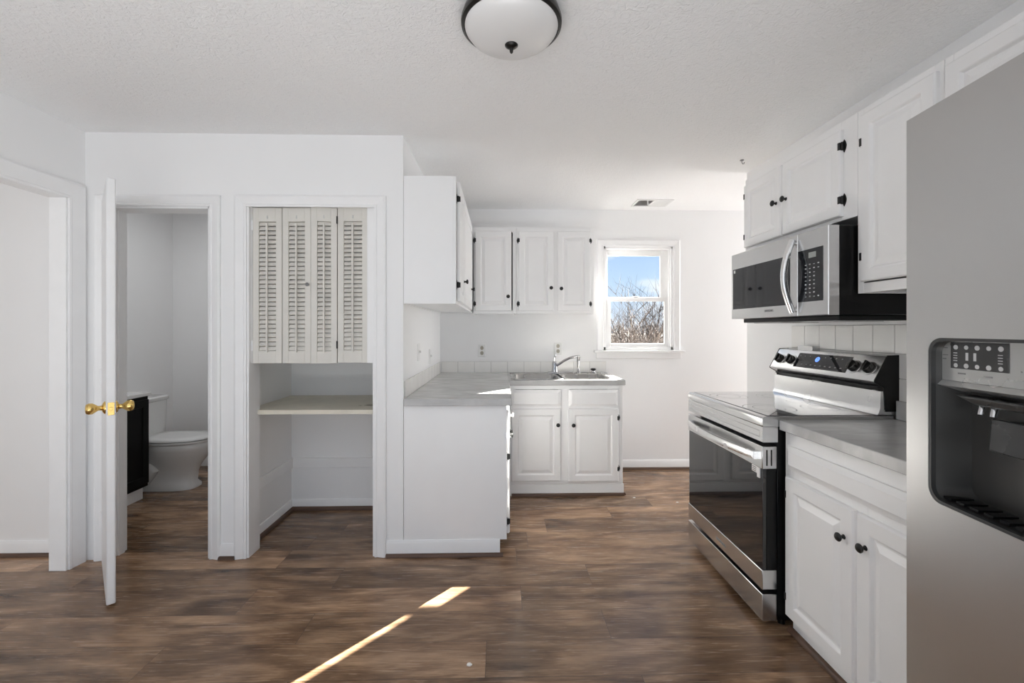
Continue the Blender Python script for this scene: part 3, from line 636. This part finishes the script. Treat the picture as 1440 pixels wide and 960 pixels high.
# sloped face frame: along local x, up the slope
sl_a = math.atan2(.060, .106)
def slope(x, s_, d=0): # s_ 0..1 up the face, d outward
    return Vector((x, .505 + .060 * s_ - d * math.cos(sl_a), 1.090 + .106 * s_ + d * math.sin(sl_a)))
def slab(b, x0, x1, s0, s1, d0, d1, mi=0):
    b.loft([[slope(x0, s0, d), slope(x1, s0, d), slope(x1, s1, d), slope(x0, s1, d)] for d in (d0, d1)], mi=mi)
b = MB(); slab(b, .205, .585, .14, .86, 0, .0015)
for k in range(9):
    slab(b, .26 + .035 * k, .272 + .035 * k, .28, .33, .0014, .002, 1)
    if k not in (3, 4): slab(b, .22 + .038 * k, .228 + .038 * k, .70, .74, .0014, .002, 1)
b.build('display', [M['glass'], M['ink']], cp)
b = MB()
for k in range(12):
    a = 2 * math.pi * k / 12; c0 = slope(.365, .60, .0018); r_ = .011
    b.cyl(slope(.365 + r_ * math.cos(a), .60 + r_ * math.sin(a) / .122, .0016), slope(.365 + r_ * math.cos(a), .60 + r_ * math.sin(a) / .122, .0024), .0042, seg=8)
slab(b, .353, .377, .56, .62, .0016, .0022)
setp(b.build('clock_digits', M['blue'], cp), 'glowing blue clock symbol')
for x in (.068, .168, .622, .708):
    m = Matrix.Translation(slope(x, .45, 0)) @ Matrix.Rotation(math.pi / 2 - sl_a, 4, 'X')
    b = MB(); b.lathe([(.034, 0), (.034, .002), (.029, .003)], 28, m, 1); b.lathe([(.027, .002), (.0245, .024), (.022, .027), (.004, .028)], 28, m); b.loft([[m @ Vector(p) for p in ((-.006, -.024, z), (.006, -.024, z), (.006, .024, z), (-.006, .024, z))] for z in (.026, .036)])
    setp(b.build('burner_knob', [M['dial'], M['steel']], cp, .001, smooth=40), 'dark round burner knob with a grip bar')
# small metal outlet box poking above the backguard
o = boxes('outlet_box', M['steel'], [(XR - .05, XR - .006, 2.395, 2.515, 1.195, 1.222)], None, .002); tag(o, 'low metal plate edge on the tile just above the range back', 'plate')

# ------------------------------------------------------------------ microwave
g = thing('microwave', 'stainless over-the-range microwave with a black control panel and bowed handle', 'microwave', (1.35, 2.55, 1.375), TH)
MW = .765; mh = .372
b = MB(); b.box(.004, MW, .045, .41, .0, mh); b.box(.02, MW - .02, .06, .40, -.022, 0); b.build('body', M['blackp'], g, .004)
for x in (.06, .45): boxes('grease_filter', M['steel'], [(x, x + .24, .10, .30, -.026, -.0215)], g)
ds = .575
b = MB(); ringface(b, 0, ds, .0, mh, [(0, .045), (0, .003), (.003, 0)]); dd = b.build('door', M['steel'], g, smooth=20)
b = MB(); b.box(.018, ds - .052, -.0015, .002, .055, .285); b.build('door_window', M['glass'], dd, .001)
boxes('window_sticker', M['plate'], [(.030, .046, -.0022, -.0015, .262, .278)], dd)
text('brand_lettering', 'SAMSUNG', .016, Matrix.Translation((.36, -.0006, .034)) @ FRONT, M['ink'], dd)
b = MB(); ringface(b, ds + .002, MW, .0, mh, [(0, .045), (0, .003), (.003, 0)]); cpn = b.build('control_frame', M['steel'], g, smooth=20)
b = MB(); b.box(ds + .004, MW - .030, -.0015, .002, .062, .292); b.build('control_panel', M['glass'], cpn, .001)
boxes('display', M['lcd'], [(ds + .075, ds + .120, -.0022, -.0015, .252, .276)], cpn)
b = MB()
for r in range(9):
    for k in range(4):
        if r in (0, 1, 8) or k < 3:
            x = ds + .052 + k * .026; z = .222 - r * .0175; b.box(x, x + .009, -.0021, -.0015, z, z + .0028 + .002 * ((r + k) % 2))
b.build('keypad_marks', M['mark'], cpn)
b = MB(); pts = []
for i in range(21):
    s_ = i / 20; pts.append((ds - .018 + .0 * s_, -.012 - .040 * math.sin(math.pi * s_), .018 + s_ * .33))
b.tube(pts, .014, 14); b.cyl((ds - .018, 0, .03), (ds - .018, -.018, .03), .011, seg=12); b.cyl((ds - .018, 0, .336), (ds - .018, -.018, .336), .011, seg=12)
setp(b.build('door_handle', M['hsteel'], dd, smooth=50), 'bowed steel door handle')

# ------------------------------------------------------------------ right wall cabinets
c = thing('wall_cabinet', 'short white wall cabinet with two doors mounted directly over the microwave', 'cabinet', (1.465, 2.605, 1.782), TH, 'white wall cabinets')
carcass(c, .829, .30, 0, .425, stiles=(.362,), sw=.03, sw2=.085, rb=.03, rt=.045)
door(c, .012, .355, .016, .385, (.322, .195), -1, fw=.048, hz=(.08, .32)); door(c, .370, .757, .016, .385, (.402, .195), 1, fw=.048, hz=(.085, .315))
c = thing('wall_cabinet', 'tall white wall cabinet between the microwave and the refrigerator', 'cabinet', (1.465, 1.774, 1.462), TH, 'white wall cabinets')
carcass(c, .352, .30, 0, .745, sw=.03, rb=.04)
door(c, .030, .338, .045, .715, None, -1, fw=.05, hz=(.145, .605), th=.019)
c = thing('wall_cabinet', 'white wall cabinet above the refrigerator', 'cabinet', (1.465, 1.420, 1.83), TH, 'white wall cabinets')
carcass(c, .92, .30, 0, .377, stiles=(.46,), sw=.03, rb=.035)
door(c, .014, .45, .018, .347, (.41, .06), None, fw=.05); door(c, .47, .90, .018, .347, (.51, .06), 1, fw=.05)

# ------------------------------------------------------------------ refrigerator
FA = R(-96.7)
g = thing('refrigerator', 'stainless side-by-side refrigerator with a water and ice dispenser', 'refrigerator', (.89, .946, 0), FA)
boxes('body', M['blackp'], [(.004, .898, .075, .78, .02, 1.755)], g, .004)
def fdoor(name, x0, x1, hole=None):
    b = MB(); z0, z1 = .05, 1.772
    if hole is None: b.box(x0, x1, 0, .068, z0, z1)
    else:
        hx0, hx1, hz0, hz1 = hole
        # front skin with a rounded opening
        n = 48
        def rr(r):
            pts = []
            for (cx_, cz_, a0) in ((hx1 - r, hz1 - r, 0), (hx0 + r, hz1 - r, 90), (hx0 + r, hz0 + r, 180), (hx1 - r, hz0 + r, 270)):
                for k in range(13): a = R(a0 + 90 * k / 12); pts.append((cx_ + r * math.cos(a), cz_ + r * math.sin(a)))
            return pts
        inner = rr(.030); cxm, czm = (hx0 + hx1) / 2, (hz0 + hz1) / 2
        outer = []
        for i, (px, pz) in enumerate(inner):
            q = i // 13; k = i % 13
            if q == 0: outer.append((x1, czm + (hz1 - czm) + (z1 - hz1) * min(1, k / 6)) if k < 6 else (x1 - (x1 - hx1) * (k - 6) / 6, z1))
            elif q == 1: outer.append((hx0 - (hx0 - x0) * k / 6, z1) if k < 6 else (x0, z1 - (z1 - hz1) * (k - 6) / 6))
            elif q == 2: outer.append((x0, hz0 - (hz0 - z0) * k / 6) if k < 6 else (x0 + (hx0 - x0) * (k - 6) / 6, z0))
            else: outer.append((hx1 + (x1 - hx1) * k / 6, z0) if k < 6 else (x1, z0 + (hz0 - z0) * (k - 6) / 6))
        b.loft([[(p[0], .068, p[1]) for p in outer], [(p[0], 0, p[1]) for p in outer], [(p[0], 0, p[1]) for p in inner], [(p[0], .012, p[1]) for p in inner]], False)
    return b.build(name, M['fsteel'], g, .004 if hole is None else 0, smooth=30)
HO = (.056, .340, .965, 1.298)
d1 = fdoor('freezer_door', 0, .405, HO); d2 = fdoor('fresh_food_door', .411, .902)
# dispenser: bezel, cavity, control panel, paddle, nozzles
b = MB(); n = 48
def rr(x0, x1, z0, z1, r):
    pts = []
    for (cx_, cz_, a0) in ((x1 - r, z1 - r, 0), (x0 + r, z1 - r, 90), (x0 + r, z0 + r, 180), (x1 - r, z0 + r, 270)):
        for k in range(13): a = R(a0 + 90 * k / 12); pts.append((cx_ + r * math.cos(a), cz_ + r * math.sin(a)))
    return pts
o_ = rr(HO[0] + .0, HO[1], HO[2], HO[3], .030); i_ = rr(HO[0] + .006, HO[1] - .006, HO[2] + .006, HO[3] - .006, .026)
b.loft([[(x, .006, z) for x, z in o_], [(x, .001, z) for x, z in o_], [(x, .001, z) for x, z in i_], [(x, .012, z) for x, z in i_]], False)
b.build('dispenser_bezel', M['dark'], d1, smooth=30)
b = MB(); k_ = rr(HO[0] + .02, HO[1] - .02, HO[2] + .012, HO[3] - .01, .024); b.loft([[(x, .010, z) for x, z in i_], [(x, .066, z) for x, z in k_]], False)
b.bm.faces.new([b.bm.verts.new((x, .066, z)) for x, z in k_])
b.build('dispenser_cavity', M['cavity'], d1, smooth=40)
b = MB()
for k in range(9): b.box(.075 + k * .028, .092 + k * .028, .014, .056, .974, .979)
b.build('drip_grille', M['blackp'], d1)
b = MB(); b.box(.0585, .335, .020, .050, 1.213, 1.292); b.prism([(.012, 1.203), (.0195, 1.2125), (.05, 1.2125), (.05, 1.19)], 0, .0585, .335)
for a in ((.100, .116, .0194, .0202, 1.2275, 1.2305), (.152, .168, .0194, .0202, 1.226, 1.229), (.066, .077, .0194, .0202, 1.277, 1.279), (.066, .078, .0194, .0202, 1.263, 1.2645), (.066, .074, .0194, .0202, 1.255, 1.257)): b.box(*a, 1)
dp = b.build('dispenser_panel', [M['panel'], M['ink']], d1)
boxes('touch_screen', M['dark'], [(.085, .198, .0185, .020, 1.238, 1.290)], dp, .0008)
b = MB()
for r_, z in ((0, 1.280), (1, 1.2445)):
    for k in range(5): b.cyl((.097 + k * .022, .0186, z), (.097 + k * .022, .0178, z), .0042 if (k + r_) % 2 else .0048, seg=10)
for x in (.094, .134, .150, .182):
    if x in (.134, .150): b.box(x - .016, x - .011, .0178, .0186, 1.255, 1.270)
    else:
        for q in range(4): b.box(x - .002, x + .006, .0178, .0186, 1.253 + q * .005, 1.2545 + q * .005)
b.build('touch_icons', M['mark'], dp)
b = MB(); b.loft([[(x, y, 1.186) for x, y in ((.085, .022), (.31, .022), (.31, .058), (.085, .058))], [(x, y, 1.170) for x, y in ((.125, .028), (.27, .028), (.27, .058), (.125, .058))]]); b.build('nozzle_hood', M['dark'], d1, .004)
b = MB()
for x in (.128, .152): b.cyl((x - .004, .045, 1.178), (x, .036, 1.152), .006, .0055, seg=14)
setp(b.build('water_nozzles', M['chrome'], d1), 'two small chrome water nozzles')
b = MB(); b.prism([(.136, 1.148), (.205, 1.148), (.210, 1.086), (.131, 1.086)], 1, .046, .051); b.build('paddle', M['dark'], d1, .004)
boxes('hinge_cover', M['blackp'], [(.01, .10, .03, .12, 1.7725, 1.788), (.80, .89, .03, .12, 1.7725, 1.788)], g, .004)
for x in (.372, .444):
    b = MB(); b.tube([(x, .0, .62), (x, -.045, .64), (x, -.052, .70), (x, -.052, 1.55), (x, -.045, 1.61), (x, .0, 1.63)], .012, 14); b.build('door_handle', M['hsteel'], d1 if x < .4 else d2, smooth=50)
boxes('base_grille', M['blackp'], [(.01, .89, .05, .075, .0, .05)], g)

# ------------------------------------------------------------------ floor bits
b = MB(); b.loft([[(.011 * math.cos(a) * q, .008 * math.sin(a) * q, z) for a in [2 * math.pi * k / 7 + .3 * k % 1 for k in range(7)]] for q, z in ((1, 0), (1.05, .004), (.5, .008))])
o = b.build('paper_scrap', M['paper']); o.location = (-.124, 1.731, .0003); tag(o, 'tiny crumpled white scrap in the foreground right of the sun streak', 'scrap', 'scraps on the floor')
for (x, y, lb) in ((1.04, 3.42, 'tiny white speck on the floor just past the sink cabinet corner'), (1.34, 3.32, 'tiny white speck on the floor in front of the back baseboard, nearer the range')):
    b = MB(); b.loft([[(.012 * math.cos(a) * q, .006 * math.sin(a) * q, z) for a in [2 * math.pi * k / 6 for k in range(6)]] for q, z in ((1, 0), (.6, .003))])
    o = b.build('paper_scrap', M['paper']); o.location = (x, y, .0003); tag(o, lb, 'scrap', 'scraps on the floor')

# ------------------------------------------------------------------ outdoors
bm = bmesh.new(); n = 24
v = {}
for i in range(n + 1):
    for j in range(n + 1):
        x = -60 + 160 * i / n; y = 4.3 + 130 * j / n; v[i, j] = bm.verts.new((x, y, -.6 + .0 * x + .006 * max(0, y - 10) + .05 * math.sin(x * .7 + y * .3)))
for i in range(n):
    for j in range(n): bm.faces.new((v[i, j], v[i + 1, j], v[i + 1, j + 1], v[i, j + 1]))
me = bpy.data.meshes.new('ground'); bm.to_mesh(me); bm.free(); me.materials.append(M['field']); o = bpy.data.objects.new('ground', me); COL.objects.link(o); struct(o)
def brush(name, x0, x1, y0, y1, h, num, label):
    b = MB(); r = random.Random(5)
    for i in range(num):
        x = r.uniform(x0, x1); y = r.uniform(y0, y1); zg = -.62 + .006 * max(0, y - 10); hh = h * r.uniform(.6, 1.15); p = Vector((x, y, zg)); pts = [p]; dx, dy = r.uniform(-.2, .2), r.uniform(-.2, .2)
        for k in range(4): p = p + Vector((dx + r.uniform(-.12, .12), dy, 1)) * (hh / 4); pts.append(p)
        b.tube(pts, [.03, .025, .02, .014, .005], 4)
        for k in range(7):
            q = pts[r.randint(1, 3)]; e1 = q + Vector((r.uniform(-1, 1) * .35, r.uniform(-.3, .3), r.uniform(.15, .5))) * hh * .5; b.tube([q, (q + e1) / 2 + Vector((0, 0, .05)), e1], [.014, .010, .004], 3)
    o = b.build(name, M['hedge'], None, fix=False); return tag(o, label, 'brush', kind='stuff')
brush('far_brush', 3, 20, 23, 34, 2.0, 900, 'brown leafless brush along the far edge of the field outside the window')
def shrub(name, loc, h, seed, label, m, spread=.35, stems=9, lean=(0, 0), r0=.014, depth=3, branch=5, group=None):
    r = random.Random(seed); b = MB()
    def grow(p, d, L, rad, lev):
        pts = [p]; rs = [rad]; n = 5
        for k in range(n):
            d = (d + Vector((r.uniform(-.2, .2), r.uniform(-.2, .2), r.uniform(-.06, .14)))).normalized(); p = p + d * (L / n); pts.append(p); rs.append(rad * (1 - .7 * (k + 1) / n))
        b.tube(pts, rs, 5 if lev == 0 else 4)
        if lev < depth - 1:
            for k in range(branch):
                i = r.randint(1, n - 1); a = r.uniform(0, 6.28); dd = (d * .8 + Vector((math.cos(a), math.sin(a), r.uniform(-.1, .6))) * .8).normalized(); grow(pts[i], dd, L * r.uniform(.3, .55), max(.0042, rs[i] * .65), lev + 1)
    for k in range(stems):
        a = r.uniform(0, 6.28); d = Vector((math.cos(a) * spread + lean[0], math.sin(a) * spread + lean[1], 1)).normalized()
        grow(Vector((r.uniform(-.12, .12), r.uniform(-.12, .12), 0)), d, h * r.uniform(.7, 1.05), r0, 0)
    o = b.build(name, m, None, fix=False); o.location = loc; return tag(o, label, 'shrub', group)
G_ = 'bare shrubs outside the window'
shrub('bare_shrub', (1.72, 6.3, -.62), 1.95, 11, 'nearest bare shrub, its dark stems on the left of the lower pane', M['bark'], .16, 12, (-.02, .0), .013, 3, 7, G_)
shrub('bare_shrub', (2.72, 8.8, -.60), 2.25, 23, 'bare shrub in the middle distance behind the lower window pane', M['barkp'], .20, 16, (0, 0), .014, 3, 6, G_)
shrub('bare_shrub', (4.05, 12.2, -.58), 3.05, 31, 'tall farthest bare shrub whose twigs rise into the right of the upper pane', M['bark'], .24, 16, (.0, 0), .024, 3, 6, G_)
